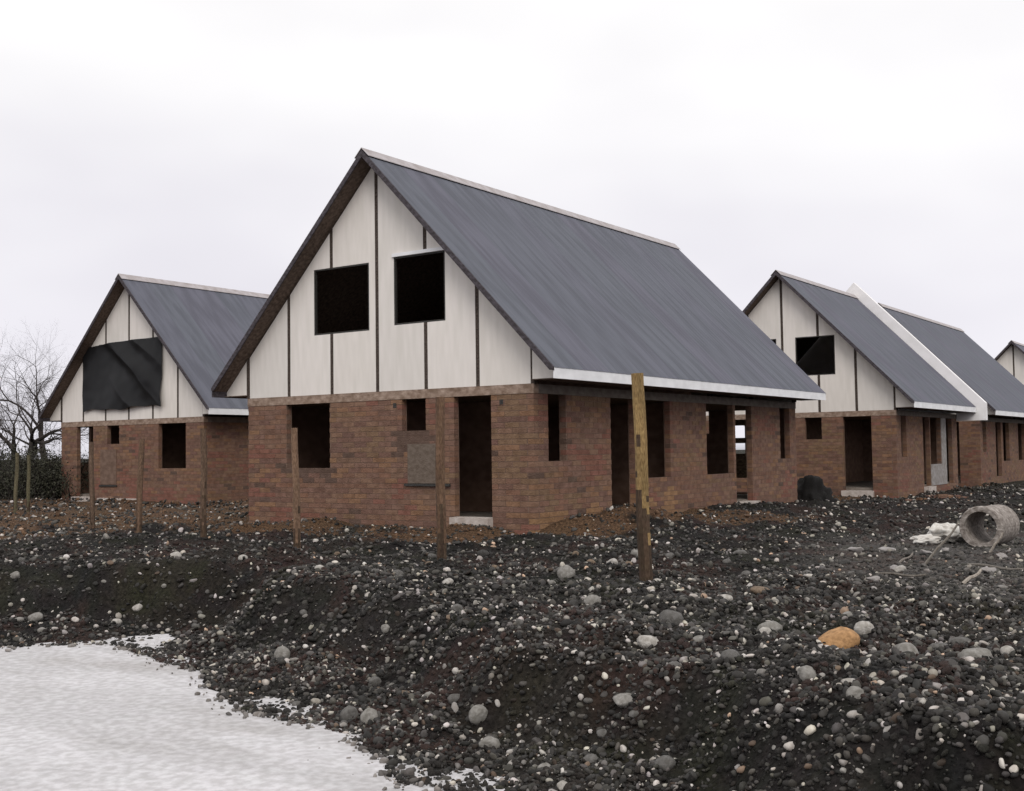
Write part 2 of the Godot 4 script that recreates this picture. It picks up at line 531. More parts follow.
func house(called: String, label: String, c: Vector2, g_off: float, length: float, o: Dictionary) -> Node3D:
	var h := thing(called, label, "house", "unfinished houses in a row")
	var node := h
	h.position = Vector3(c.x, g_off, -c.y)
	h.rotation.y = TH
	var snap := func(list: Array) -> Array:
		var r := []
		for e: Array in list: r.append([e[0], e[1], snap_h(e[2]), BEAM_LOW if e[3] > 2.1 else snap_h(e[3])])
		return r
	var front: Array = snap.call(o.front)
	var near: Array = snap.call(o.near)
	var away: Array = snap.call(o.away)
	var back: Array = snap.call(o.back)
	var wf := wall(node, "front_wall", true, 0, W, 0, T, front, M.mortar)
	var wn := wall(node, "side_wall", false, T + 0.001, length - T - 0.001, 0, T, near, M.mortar)
	wall(node, "side_wall", false, T + 0.001, length - T - 0.001, W, W - T, away, M.inside)
	wall(node, "rear_wall", true, 0, W, length, length - T, back, M.inside)
	# bricks
	if o.bricks > 0:
		var bf := lay_bricks(true, 0, W, front, false)
		var bn := lay_bricks(false, 0, length, near, true)
		var all := []
		for b: Array in bf: all.append(b + [wf])
		for b: Array in bn: all.append(b + [wn])
		var cam := Vector3(0, 1.4, 0)
		var inv := h.transform
		for b: Array in all:
			var p: Vector3 = inv * at(b[0], (b[1] + b[2]) / 2, (b[3] + b[4]) / 2, 0)
			var face: Vector3 = inv.basis * at(b[0], 1, 0, 0)
			var view := (p - cam).normalized()
			b.append(-(b[2] - b[1]) * sqrt(1.0 - pow(view.dot(face), 2)) / p.distance_to(cam) if p.y > 0.08 else 0.0)
		all.sort_custom(func(x, y): return x[6] < y[6])
		var unit := BoxMesh.new()
		unit.size = Vector3.ONE
		var rest := {wf: MB.new(), wn: MB.new()}
		var singles: int = 290 if o.bricks == 2 else 0
		for i in all.size():
			var b: Array = all[i]
			var k := brick_tone(b[0], (b[1] + b[2]) / 2, b[3], o.seed)
			var out_w := -0.003 - rng.randf() * 0.003
			var lo := at(b[0], b[1], b[3], out_w)
			var hi := at(b[0], b[2], b[4], T - 0.02)
			if i < singles:
				var s := put("brick", unit, M.bricks[k], b[5])
				s.transform = Transform3D(Basis.from_scale((hi - lo).abs()), (lo + hi) / 2.0)
			else:
				var mb: MB = rest[b[5]]
				var tone: Color = brick_tones()[k]
				mb.col = tone * rng.randf_range(0.93, 1.07)
				abox(mb, b[0], b[1], b[2], b[3], b[4], out_w, T - 0.02)
		for w: MeshInstance3D in rest:
			var s := put("brickwork", rest[w].commit(), M.brickwork, w)
			s.set_meta("kind", "stuff")
	# ring beam, in four lengths
	var mb := MB.new()
	abox(mb, true, -0.014, W + 0.014, BEAM_LOW + 0.001, WALL_TOP, -0.014, T)
	put("beam", mb.commit(), M.beam, node)
	mb = MB.new()
	abox(mb, false, T + 0.002, length - T - 0.002, BEAM_LOW + 0.001, WALL_TOP, -0.012, T)
	put("beam", mb.commit(), M.cement, node)
	mb = MB.new()
	abox(mb, false, T + 0.002, length - T - 0.002, BEAM_LOW + 0.001, WALL_TOP, W - T, W + 0.012)
	put("beam", mb.commit(), M.cement, node)
	mb = MB.new()
	abox(mb, true, -0.014, W + 0.014, BEAM_LOW + 0.001, WALL_TOP, length - T, length + 0.014)
	put("beam", mb.commit(), M.cement, node)
	# floors and inner walls
	mb = MB.new()
	abox(mb, true, T + 0.003, W - T - 0.003, 0.0, 0.20, T + 0.003, length - T - 0.003)
	put("floor", mb.commit(), M.cement, node)
	mb = MB.new()
	abox(mb, true, T + 0.003, W - T - 0.003, BEAM_LOW + 0.02, WALL_TOP - 0.01, T + 0.003, length - T - 0.003)
	put("upper_floor", mb.commit(), M.timber_in, node)
	if length > 9.0:
		mb = MB.new()
		var m := length / 2.0
		prism(mb, PackedVector2Array([Vector2(T + 0.01, 0.204), Vector2(W - T - 0.01, 0.204), Vector2(W - T - 0.01, 2.38), Vector2(T + 0.01, 2.38)]), true, m - 0.07, m + 0.07)
		prism(mb, PackedVector2Array([Vector2(0.02, 2.534), Vector2(W - 0.02, 2.534), Vector2(W - 0.02, roof_y(0.02) - 0.12), Vector2(W / 2, roof_y(W / 2) - 0.12), Vector2(0.02, roof_y(0.02) - 0.12)]), true, m - 0.06, m + 0.06)
		put("party_wall", mb.commit(), M.inside, node)
	for pv: Array in o.get("dimming_partitions", []):  # unseen partitions, added to cut the light inside so the openings stay dark
		mb = MB.new()
		abox(mb, pv[0], pv[1], pv[2], 0.204, 2.385, pv[3], pv[3] + 0.09)
		put("dimming_partition", mb.commit(), M.inside, node)
	# gables
	gable_front(node, 0.0, -1.0, o.wins, o.get("flip", false))
	if o.get("firewall", false):
		mb = MB.new()
		var k := 0.46
		prism(mb, PackedVector2Array([Vector2(0.0, 2.30), Vector2(-0.98, 2.30), Vector2(-0.98, roof_y(-0.98) + k), Vector2(W / 2, roof_y(W / 2) + k + 0.02), Vector2(W + 0.98, roof_y(W + 0.98) + k), Vector2(W + 0.98, 2.30), Vector2(W, 2.30), Vector2(W, 2.56), Vector2(0.0, 2.56)]), true, length + 0.02, length + 0.26)
		put("firewall", mb.commit(), M.white_wall, node)
	else:
		gable_front(node, length, 1.0, o.get("back_wins", []), false)
	# roof: deck, sheets, ridge, fascia, soffit, barge boards
	var v_end: float = length + (0.0 if o.get("firewall", false) else RAKE)
	for s: float in [1.0, -1.0]:
		mb = MB.new()
		var e := -EAVE + 0.005
		var pts := [Vector2(e, roof_y(e) - 0.006), Vector2(W / 2, roof_y(W / 2) - 0.006), Vector2(W / 2, roof_y(W / 2) - 0.09), Vector2(e, roof_y(e) - 0.09)]
		var poly := PackedVector2Array()
		for p: Vector2 in pts: poly.append(p if s > 0 else Vector2(W - p.x, p.y))
		prism(mb, poly, true, -RAKE + 0.002, v_end - 0.002)
		var roof := put("roof", mb.commit(), M.soffit, node)
		var total := v_end + RAKE
		var count := int(roundf(total / 0.9))
		var wd := total / count
		mb = MB.new()
		ridge_sheet(mb, s, wd + 0.004)
		var sm := mb.commit()
		for k in count:
			var sh := put("roof_sheet", sm, M.roofs[(k * 3 + (k / 3) + o.seed) % 4], roof)
			sh.position = Vector3(-RAKE + k * wd, 0.002 * (k % 2), 0)
		mb = MB.new()
		var f0 := -EAVE if s > 0 else W + EAVE
		var f1 := f0 - 0.022 * s
		abox(mb, false, -RAKE - 0.004, v_end, 2.573, 2.752, f0, f1)
		put("fascia", mb.commit(), M.fascia if s > 0 else M.barge, node)
		mb = MB.new()
		abox(mb, false, -0.06, v_end - 0.01, 2.585, 2.60, f0 + 0.003 * s, 0.0 - 0.016 if s > 0 else W + 0.016)
		put("soffit", mb.commit(), M.soffit, node)
		# closing board of the eave box in the gable plane
		mb = MB.new()
		var cl := PackedVector2Array()
		for p: Vector2 in [Vector2(-EAVE + 0.004, 2.602), Vector2(-0.037, 2.602), Vector2(-0.037, roof_y(-0.037) - 0.10), Vector2(-EAVE + 0.004, roof_y(-EAVE) - 0.095)]:
			cl.append(p if s > 0 else Vector2(W - p.x, p.y))
		prism(mb, cl, true, -0.075 if s > 0 else 0.0, -0.062 if s > 0 else 0.02)
		put("eave_board", mb.commit(), M.panels[0], node)
		mb = MB.new()
		var bp := PackedVector2Array()
		for p: Vector2 in [Vector2(-EAVE - 0.02, roof_y(-EAVE - 0.02) - 0.004), Vector2(W / 2, roof_y(W / 2) - 0.004), Vector2(W / 2, roof_y(W / 2) - 0.13), Vector2(-EAVE + 0.06, roof_y(-EAVE + 0.06) - 0.13), Vector2(-EAVE - 0.02, roof_y(-EAVE - 0.02) - 0.055)]:
			bp.append(p if s > 0 else Vector2(W - p.x, p.y))
		prism(mb, bp, true, -RAKE - 0.026, -RAKE)
		put("barge_board", mb.commit(), M.barge, node)
		if not o.get("firewall", false):
			mb = MB.new()
			prism(mb, bp, true, v_end + 0.001, v_end + 0.026)
			put("barge_board", mb.commit(), M.barge, node)
	mb = MB.new()
	var ry := roof_y(W / 2) + 0.03
	prism(mb, PackedVector2Array([Vector2(W / 2, ry + 0.012), Vector2(W / 2 - 0.17, ry - 0.155), Vector2(W / 2 - 0.17, ry - 0.168), Vector2(W / 2, ry), Vector2(W / 2 + 0.17, ry - 0.168), Vector2(W / 2 + 0.17, ry - 0.155)]), true, -RAKE - 0.03, v_end + 0.02)
	put("ridge_cap", mb.commit(), M.ridge, node)
	# thresholds at the doors
	for e: Array in o.get("steps", []):
		mb = MB.new()
		abox(mb, e[0], e[1], e[2], e[3], e[4], -0.16, T + 0.01)
		put("threshold", mb.commit(), M.step, node)
	return h

func build_houses() -> void:
	var up := [[1.86, 3.06, 3.74, 5.0], [3.67, 5.10, 3.69, 4.97]]
	var side2 := [[0.44, 1.01, 1.2, 2.36], [2.58, 3.5, 0.22, 2.4], [3.86, 4.99, 0.86, 2.4], [6.70, 8.10, 0.83, 2.38], [8.22, 9.14, 0.2, 2.36], [10.89, 11.52, 1.13, 2.38]]
	var main_front := [[0.88, 1.69, 0.24, 2.36], [2.33, 2.89, 1.82, 2.36], [4.70, 5.86, 1.14, 2.33]]
	var main := house("brick_house", "largest brick house, two open black windows side by side in its white boarded gable", Vector2(0.360, 19.345), 0.0, 11.94,
		{"front": main_front, "near": side2, "away": side2, "back": main_front, "wins": up, "back_wins": up, "bricks": 2, "seed": 3,
		"dimming_partitions": [[false, 0.3, 5.8, 3.6], [true, 1.9, 3.5, 2.4], [false, 6.2, 8.0, 2.6]], "steps": [[true, 0.87, 1.70, 0.05, 0.255], [false, 8.15, 9.2, -0.03, 0.17], [false, 2.5, 3.6, -0.03, 0.2]]})
	# details on the front wall of the middle house
	var mb := MB.new()
	abox(mb, true, 1.84, 3.08, 5.002, 5.065, -0.035, 0.0)
	put("flashing", mb.commit(), M.fascia, main)
	mb = MB.new()
	abox(mb, true, 1.92, 2.76, 0.84, 1.55, -0.014, 0.0)
	put("cement_patch", mb.commit(), M.render_coat, main)
	mb = MB.new()
	abox(mb, true, 1.78, 2.82, 0.79, 0.835, -0.045, 0.0)
	put("ledge", mb.commit(), M.dark_metal, main)
	for e: Array in [[0.62, 2.20], [3.02, 2.22]]:  # vent holes: small dark blocks on the wall stand in for them
		mb = MB.new()
		abox(mb, true, e[0], e[0] + 0.075, e[1], e[1] + 0.085, -0.012, 0.0)
		put("vent_hole_block", mb.commit(), M.dark_metal, main)
	for e: Array in [[0.90, 1.67, 1.98, 2.10], [0.90, 1.67, 1.52, 1.66], [0.90, 1.67, 0.62, 1.25]]:
		mb = MB.new()
		abox(mb, true, e[0], e[1], e[2], e[3], 11.84, 11.89)
		put("nailed_board", mb.commit(), M.timber_in, main)
	var left_front := [[5.27, 6.12, 0.1, 2.25], [3.95, 4.55, 1.75, 2.25], [0.79, 2.05, 1.05, 2.3]]
	var left_up := [[1.9, 3.1, 3.7, 4.95], [3.7, 5.0, 3.7, 4.95]]
	var lh := house("brick_house", "brick house with dark tarpaulin over its gable, beside the bare trees", Vector2(-9.02, 33.6), 0.0, 11.94,
		{"front": left_front, "near": [], "away": side2, "back": [], "wins": left_up, "bricks": 1, "seed": 8, "flip": true, "steps": [[true, 5.2, 6.2, -0.02, 0.13]], "dimming_partitions": [[false, 0.3, 5.8, 3.2]]})
	mb = MB.new()
	abox(mb, true, 4.08, 4.88, 0.52, 1.62, -0.02, 0.0)
	put("cement_patch", mb.commit(), M.mortar, lh)
	mb = MB.new()
	abox(mb, true, 4.04, 4.92, 0.46, 0.51, -0.04, 0.0)
	put("ledge", mb.commit(), M.dark_metal, lh)
	mb = MB.new()
	abox(mb, true, 2.9, 4.9, -0.05, 0.10, -0.12, 0.0)
	put("footing", mb.commit(), M.step, lh)
	tarpaulin(Vector2(-9.02, 33.6))
	var r1_side := [[0.50, 1.05, 1.15, 2.38], [2.85, 3.62, 0.2, 2.36], [3.70, 4.95, 0.86, 2.36], [5.65, 6.45, 0.2, 2.36]]
	var r1 := house("brick_house", "short brick house ending in a white sloping firewall above its roof", Vector2(11.42, 34.25), -0.06, 7.1,
		{"front": [[0.73, 1.60, 0.1, 2.3], [2.27, 2.81, 1.74, 2.25], [4.70, 5.86, 1.14, 2.33]], "near": r1_side, "away": r1_side, "back": [], "wins": [[1.79, 3.05, 3.68, 4.9], [3.67, 5.10, 3.69, 4.9]],
		"bricks": 1, "seed": 15, "firewall": true, "flip": true, "steps": [[true, 0.70, 1.66, -0.12, 0.12], [false, 2.8, 3.66, -0.05, 0.15]], "dimming_partitions": [[false, 0.3, 6.8, 3.2]]})
	mb = MB.new()
	abox(mb, false, 3.66, 5.0, 0.16, 0.845, -0.02, 0.0)
	abox(mb, false, 5.002, 5.6, 0.16, 2.36, -0.02, 0.0)
	put("cement_patch", mb.commit(), M.pale_cement, r1)
	house("brick_house", "brick house with grey roof just beyond the white firewall", Vector2(17.30, 42.6), -0.1, 11.94,
		{"front": [[0.73, 1.62, 0.1, 2.3], [2.27, 2.81, 1.74, 2.25]], "near": side2, "away": side2, "back": [], "wins": up, "bricks": 1, "seed": 21, "steps": []})
	house("brick_house", "farthest brick house, only its small white gable peak rising behind another roof", Vector2(30.2, 60.5), 0.0, 11.94,
		{"front": [], "near": [], "away": [], "back": [], "wins": [], "bricks": 0, "seed": 30, "steps": []})

func tarpaulin(c: Vector2) -> void:
	var nu := 96
	var nh := 56
	var v := PackedVector3Array()
	var ix := PackedInt32Array()
	for j in nh + 1:
		for i in nu + 1:
			var s := float(i) / nu
			var t := float(j) / nh
			var u := lerpf(1.80, 5.72, s)
			var top := 5.00 + 0.06 * sin(s * 2.6) - 0.16 * s
			var bot := 2.82 + 0.04 * sin(s * 9.0) + 0.02 * sin(s * 23.0) + 0.06 * (1.0 - s) + 0.05 * sin(PI * s)
			var h := lerpf(top, bot, t)
			var dpt := 0.03 + 0.05 * t
			# diagonal folds from the corner by the near eave, softer sags elsewhere
			var dg := (s * 1.5 + t * 1.1)
			dpt += 0.09 * (1.0 - absf(sin(dg * 6.0 + 0.4 * sin(t * 5.0)))) * exp(-pow((s - 0.28) / 0.30, 2)) + 0.025 * (0.5 + 0.5 * sin(s * 8.0 - t * 3.0 + 0.6 * sin(t * 5.0)))
			dpt += 0.11 * exp(-pow((s + t * 0.75 - 0.62) / 0.10, 2)) * (1.0 - t * 0.5)
			dpt += 0.03 * nz2.get_noise_2d(u * 30.0, h * 30.0)
			u += 0.03 * sin(t * 11.0) * (1.0 if i == 0 or i == nu else 0.4)
			v.append(at(true, u, h, -maxf(dpt, 0.02)))
	for j in nh:
		for i in nu:
			var k := j * (nu + 1) + i
			ix.append_array(PackedInt32Array([k, k + 1, k + nu + 1, k + 1, k + nu + 2, k + nu + 1]))
	var st := SurfaceTool.new()
	st.begin(Mesh.PRIMITIVE_TRIANGLES)
	for p in v: st.add_vertex(p)
	for k in ix: st.add_index(k)
	st.generate_normals()
	var o := put("tarpaulin", st.commit(), M.tarp)
	tag(o, "dark creased tarpaulin hanging over the gable windows of a brick house", "tarpaulin")
	o.position = Vector3(c.x, 0, -c.y)
	o.rotation.y = TH

# ------------------------------------------------------------------ stones and small things
func icosphere(sub: int) -> Array:
	var f := (1.0 + sqrt(5.0)) / 2.0
	var v := [Vector3(-1, f, 0), Vector3(1, f, 0), Vector3(-1, -f, 0), Vector3(1, -f, 0), Vector3(0, -1, f), Vector3(0, 1, f), Vector3(0, -1, -f), Vector3(0, 1, -f), Vector3(f, 0, -1), Vector3(f, 0, 1), Vector3(-f, 0, -1), Vector3(-f, 0, 1)]
	for i in v.size(): v[i] = v[i].normalized()
	var t := [[0, 11, 5], [0, 5, 1], [0, 1, 7], [0, 7, 10], [0, 10, 11], [1, 5, 9], [5, 11, 4], [11, 10, 2], [10, 7, 6], [7, 1, 8], [3, 9, 4], [3, 4, 2], [3, 2, 6], [3, 6, 8], [3, 8, 9], [4, 9, 5], [2, 4, 11], [6, 2, 10], [8, 6, 7], [9, 8, 1]]
	for s in sub:
		var mid := {}
		var nt := []
		for q: Array in t:
			var m := []
			for e in 3:
				var a: int = mini(q[e], q[(e + 1) % 3])
				var b: int = maxi(q[e], q[(e + 1) % 3])
				var key := a * 10000 + b
				if not mid.has(key):
					mid[key] = v.size()
					v.append(((v[a] + v[b]) / 2.0).normalized())
				m.append(mid[key])
			nt.append_array([[q[0], m[0], m[2]], [q[1], m[1], m[0]], [q[2], m[2], m[1]], [m[0], m[1], m[2]]])
		t = nt
	return [v, t]

func lump(sub: int, sd: float, rough: float, flat_faces := 0) -> ArrayMesh:
	var g := icosphere(sub)
	var st := SurfaceTool.new()
	st.begin(Mesh.PRIMITIVE_TRIANGLES)
	var planes := []
	for k in flat_faces:
		planes.append([Vector3(rng.randfn(), rng.randfn(), rng.randfn()).normalized(), rng.randf_range(0.55, 0.8)])
	for p: Vector3 in g[0]:
		var q := p * (1.0 + rough * nz.get_noise_3d(p.x * 55.0 + sd * 100.0, p.y * 55.0, p.z * 55.0) + rough * 0.5 * nz2.get_noise_3d(p.x * 100.0, p.y * 100.0 + sd * 70.0, p.z * 100.0))
		for pl: Array in planes:
			var dd: float = q.dot(pl[0])
			if dd > pl[1]: q -= pl[0] * (dd - pl[1]) * 0.85
		st.set_uv(Vector2(p.x, p.z))
		st.add_vertex(q)
	for q: Array in g[1]:
		st.add_index(q[0])
		st.add_index(q[2])
		st.add_index(q[1])
	st.generate_normals()
	return st.commit()

var stone_meshes := []
var taken := []

func clear_of_houses(x: float, d: float) -> bool:
	for c: Array in [[0.36, 19.345, 11.94], [-9.02, 33.6, 11.94], [11.42, 34.25, 7.1], [17.30, 42.6, 11.94]]:
		var rx: float = x - c[0]
		var rd: float = d - c[1]
		var u := -rx * sin(TH) + rd * cos(TH)
		var v := rx * cos(TH) + rd * sin(TH)
		if u > -0.15 and u < W + 0.15 and v > -0.15 and v < c[2] + 0.15: return false
	return true

func stone_label(x: float, d: float, wide: float, tall: float, tone: String) -> String:
	var look: String = {"pale": "pale whitish", "light": "light grey", "mid": "mid grey", "dark": "dark grey", "tan": "brownish tan"}[tone]
	var size := "big" if wide > 0.14 else ("small" if wide < 0.075 else "fist-sized")
	var shape := "flat" if tall < wide * 0.58 else ("rounded" if tall > wide * 0.72 else "oval")
	var where := "halfway down the rubble slope above the road"
	var q := bankq(x, d)
	var marks := [[2.28, 8.19, 0.75, "close to the large orange-tan stone"], [1.31, 11.51, 1.0, "at the foot of the tallest tan fence post"], [-0.90, 14.3, 1.1, "at the foot of the post before the front doorway"], [-3.13, 16.7, 1.5, "at the foot of the post before the front window"], [6.3, 15.6, 1.6, "near the concrete pipe"], [4.6, 13.4, 1.3, "near the propped pale sticks"]]
	if q < 0.45: where = "right at the edge of the pale road"
	elif q < 1.1: where = "low on the rubble slope beside the road"
	elif q > 3.4: where = "on the level rubble between fence posts and houses"
	elif q > 2.1: where = "on the crest of the rubble bank"
	for m: Array in marks:
		if Vector2(x - m[0], d - m[1]).length() < m[2]: where = m[3]
	return "%s %s %s stone %s" % [size, look, shape, where]

func stone(x: float, d: float, wide: float, tall: float, tone: String, label: String, group: String) -> void:
	var o := put("stone", stone_meshes[rng.randi() % stone_meshes.size()], M.stones[tone])
	tag(o, label if label else stone_label(x, d, wide, tall, tone), "stone", group)
	var deep := wide * rng.randf_range(0.6, 0.85)
	var b := Basis(Vector3.UP, rng.randf_range(-0.5, 0.5)) * Basis(Vector3(0, 0, 1), rng.randf_range(-0.18, 0.18)) * Basis(Vector3.RIGHT, rng.randf_range(-0.2, 0.2))
	o.transform = Transform3D(b.scaled_local(Vector3(wide * 0.52, tall * 0.60, deep * 0.52)), Vector3(x, gh(x, d) + tall * 0.16, -d))
	taken.append(Vector3(x, d, wide * 0.5))

func build_stones() -> void:
	for k in 8: stone_meshes.append(lump(2, k * 3.1 + 0.7, 0.13, k % 4))
	var groups := {"pale": "pale stones in the rubble", "light": "light grey stones in the rubble", "mid": "mid grey stones in the rubble", "dark": "dark grey stones in the rubble", "tan": "tan stones in the rubble"}
	stone(2.28, 8.19, 0.29, 0.175, "orange", "large orange-tan stone, the only one of that colour, lying in the dark rubble", "")
	stone(2.60, 8.65, 0.15, 0.11, "pale", "whitish rounded stone right beside the large orange-tan stone", "")
	var seen := [[2.51,7.48,0.169,0.130,"light"],[2.90,7.32,0.204,0.108,"light"],[3.08,7.27,0.088,0.063,"pale"],[1.91,8.71,0.197,0.098,"light"],[1.78,8.27,0.101,0.065,"pale"],[0.94,8.24,0.172,0.086,"pale"],[0.57,12.78,0.200,0.156,"light"],[0.69,10.33,0.162,0.108,"light"],[1.22,9.06,0.189,0.142,"mid"],[1.34,8.62,0.105,0.075,"mid"],[0.70,7.54,0.171,0.079,"light"],[1.37,7.41,0.129,0.084,"mid"],[1.49,7.03,0.073,0.055,"light"],[1.02,7.49,0.104,0.065,"mid"],[1.67,6.68,0.116,0.093,"light"],[1.80,6.27,0.087,0.055,"pale"],[1.77,6.08,0.095,0.074,"light"],[0.86,6.79,0.130,0.077,"mid"],[1.86,10.27,0.143,0.071,"pale"],[2.30,10.78,0.244,0.075,"tan"],[-0.18,7.80,0.149,0.095,"light"],[-0.27,8.26,0.144,0.129,"light"],[-1.23,8.58,0.134,0.119,"mid"],[-1.07,8.48,0.133,0.118,"light"],[-2.11,10.49,0.146,0.137,"light"],[-3.37,14.35,0.125,0.087,"pale"],[-4.44,13.63,0.119,0.083,"pale"],[-5.56,13.43,0.187,0.105,"light"],[2.33,5.60,0.068,0.054,"light"],[2.26,6.93,0.120,0.060,"mid"],[3.19,8.33,0.159,0.058,"mid"],[2.97,8.13,0.141,0.064,"mid"],[1.12,13.23,0.138,0.104,"pale"],[2.82,14.44,0.176,0.075,"mid"],[-0.65,11.29,0.108,0.069,"pale"],[-1.17,10.45,0.091,0.073,"light"],[-2.11,12.52,0.109,0.065,"pale"],[-0.65,8.76,0.099,0.069,"light"],[-0.45,8.52,0.104,0.074,"mid"],[0.24,9.20,0.072,0.056,"light"],[0.03,9.05,0.071,0.055,"mid"],[1.28,8.07,0.084,0.056,"light"],[0.45,7.17,0.100,0.056,"mid"],[0.17,7.21,0.088,0.056,"light"],[2.08,5.88,0.061,0.041,"pale"],[2.05,6.14,0.064,0.037,"pale"]]
	for s: Array in seen: stone(s[0], s[1], s[2], s[3], s[4], "", groups[s[4]])
	var made := seen.size() + 2
	var guard := 0
	while made < 290 and guard < 20000:
		guard += 1
		var d := 5.4 + 10.5 * pow(rng.randf(), 1.1)
		var x := rng.randf_range(-0.5, 0.5) * d
		if bankq(x, d) < 0.12 or rng.randf() < track(x, d) * 0.8 or not clear_of_houses(x, d): continue
		var wide := d * (0.0042 + 0.0070 * pow(rng.randf(), 2.0))
		var ok := true
		for q: Vector3 in taken:
			if Vector2(q.x - x, q.y - d).length() < q.z + wide * 0.5 + 0.01:
				ok = false
				break
		if not ok: continue
		var r := rng.randf()
		var tone := "pale" if r < 0.09 else ("light" if r < 0.32 else ("mid" if r < 0.70 else ("dark" if r < 0.92 else "tan")))
		stone(x, d, wide, wide * rng.randf_range(0.5, 0.8), tone, "", groups[tone])
		made += 1
	scatter("pebbles", "small loose pebbles strewn all over the dark rubble bank", "pebbles", M.pebble, 92000, 0, 0.2)
	scatter("soil_clods", "dark crumbly clods of soil covering the rubble bank", "soil", M.clod, 40000, 1, 0.6)

func scatter(called: String, label: String, category: String, material: Material, count: int, mode: int, rough: float) -> void:
	var root := Node3D.new()
	root.name = called
	add_child(root)
	tag(root, label, category, "", "stuff")
	var kinds := 4
	var xf := []
	var co := []
	for k in kinds:
		xf.append([])
		co.append([])
	var n := 0
	var guard := 0
	while n < count and guard < count * 4:
		guard += 1
		var far := rng.randf() < 0.42
		var d := rng.randf_range(4.6, 12.0) if not far else 12.0 + 32.0 * pow(rng.randf(), 1.9)
		var x := rng.randf_range(-0.54, 0.54) * (d + 1.5)
		var q := bankq(x, d)
		if q < -0.02:
			if not (mode == 0 and rng.randf() < 0.4 * exp(q * 14.0)): continue
		if rng.randf() < track(x, d) * 0.60: continue
		if d > 17.0 and not clear_of_houses(x, d): continue
		# loose pebbles roll off the steep face of the bank
		if mode == 0 and q > 1.0 and q < 1.65 and rng.randf() < 0.25: continue
		# pebbles lie in drifts
		var drift := nz.get_noise_2d(x * 50.0 + 700.0, d * 50.0)
		if mode == 0 and drift < -0.15 and rng.randf() < 0.4: continue
		var r: float
		var c: Color
		if mode == 0:
			r = (0.006 + 0.019 * pow(rng.randf(), 2.2)) * (0.75 + d / 26.0)
			var g := clampf(0.036 * exp(rng.randfn() * 0.8), 0.010, 0.40)
			if rng.randf() < 0.105: g = rng.randf_range(0.22, 0.60)
			var drop := rng.randf()
			if drop < 0.05: r = rng.randf_range(0.016, 0.036) * (0.75 + d / 26.0)
			c = Color(g, g * rng.randf_range(0.91, 0.97), g * rng.randf_range(0.80, 0.93))
			if rng.randf() < 0.05: c = Color(g * 1.15, g * 0.82, g * 0.6)
		else:
			r = (0.006 + 0.026 * pow(rng.randf(), 3.0)) * (0.75 + d / 30.0)
			var sc := soil_colour(x, d)
			c = sc * rng.randf_range(0.75, 1.5)
		if mode == 0 and q < 0.0: c = Color(0.24, 0.225, 0.215) * rng.randf_range(0.35, 1.2)
		c.a = 1.0
		var b := Basis(Vector3(rng.randfn(), rng.randfn(), rng.randfn()).normalized(), rng.randf() * TAU)
		b = b.scaled_local(Vector3(r * rng.randf_range(0.9, 1.4), r * rng.randf_range(0.55, 0.9), r * rng.randf_range(0.8, 1.1)))
		var k := rng.randi() % kinds
		var base := gh(x, d) if q > 0.1 else maxf(gh(x, d), -0.60)
		xf[k].append(Transform3D(b, Vector3(x, base + r * rng.randf_range(0.0, 0.45), -d)))
		co[k].append(c)
		n += 1
	for k in kinds:
		var mm := MultiMesh.new()
		mm.transform_format = MultiMesh.TRANSFORM_3D
		mm.use_colors = true
		mm.mesh = lump(1, k * 5.3 + mode * 40.0, rough, k + 2)
		mm.instance_count = xf[k].size()
		for i in xf[k].size():
			mm.set_instance_transform(i, xf[k][i])
			mm.set_instance_color(i, co[k][i])
		var mi := MultiMeshInstance3D.new()
		mi.name = called.trim_suffix("s") + "_spread"
		mi.multimesh = mm
		mi.material_override = material
		mi.set_meta("kind", "stuff")
		root.add_child(mi, true)

func tube(mb: MB, pts: Array, radii: Array, sides: int, cols: Array = []) -> void:
	var rings := []
	for i in pts.size():
		var dir: Vector3 = (pts[mini(i + 1, pts.size() - 1)] - pts[maxi(i - 1, 0)]).normalized()
		var s := dir.cross(Vector3(0.31, 0.17, 0.93)).normalized()
		var t := dir.cross(s)
		var ring := []
		for k in sides:
			var a := TAU * k / sides
			ring.append([pts[i] + (s * cos(a) + t * sin(a)) * radii[i], s * cos(a) + t * sin(a)])
		rings.append(ring)
	for i in pts.size() - 1:
		for k in sides:
			if cols.size(): mb.col = cols[i][k]
			var a: Array = rings[i][k]
			var b: Array = rings[i][(k + 1) % sides]
			var c: Array = rings[i + 1][(k + 1) % sides]
			var d: Array = rings[i + 1][k]
			mb.quad(a[0], b[0], c[0], d[0], (a[1] + b[1]).normalized())
	var top: Array = rings[-1]
	for k in sides - 2:
		mb.tri(top[0][0], top[k + 1][0], top[k + 2][0], (pts[-1] - pts[-2]).normalized())

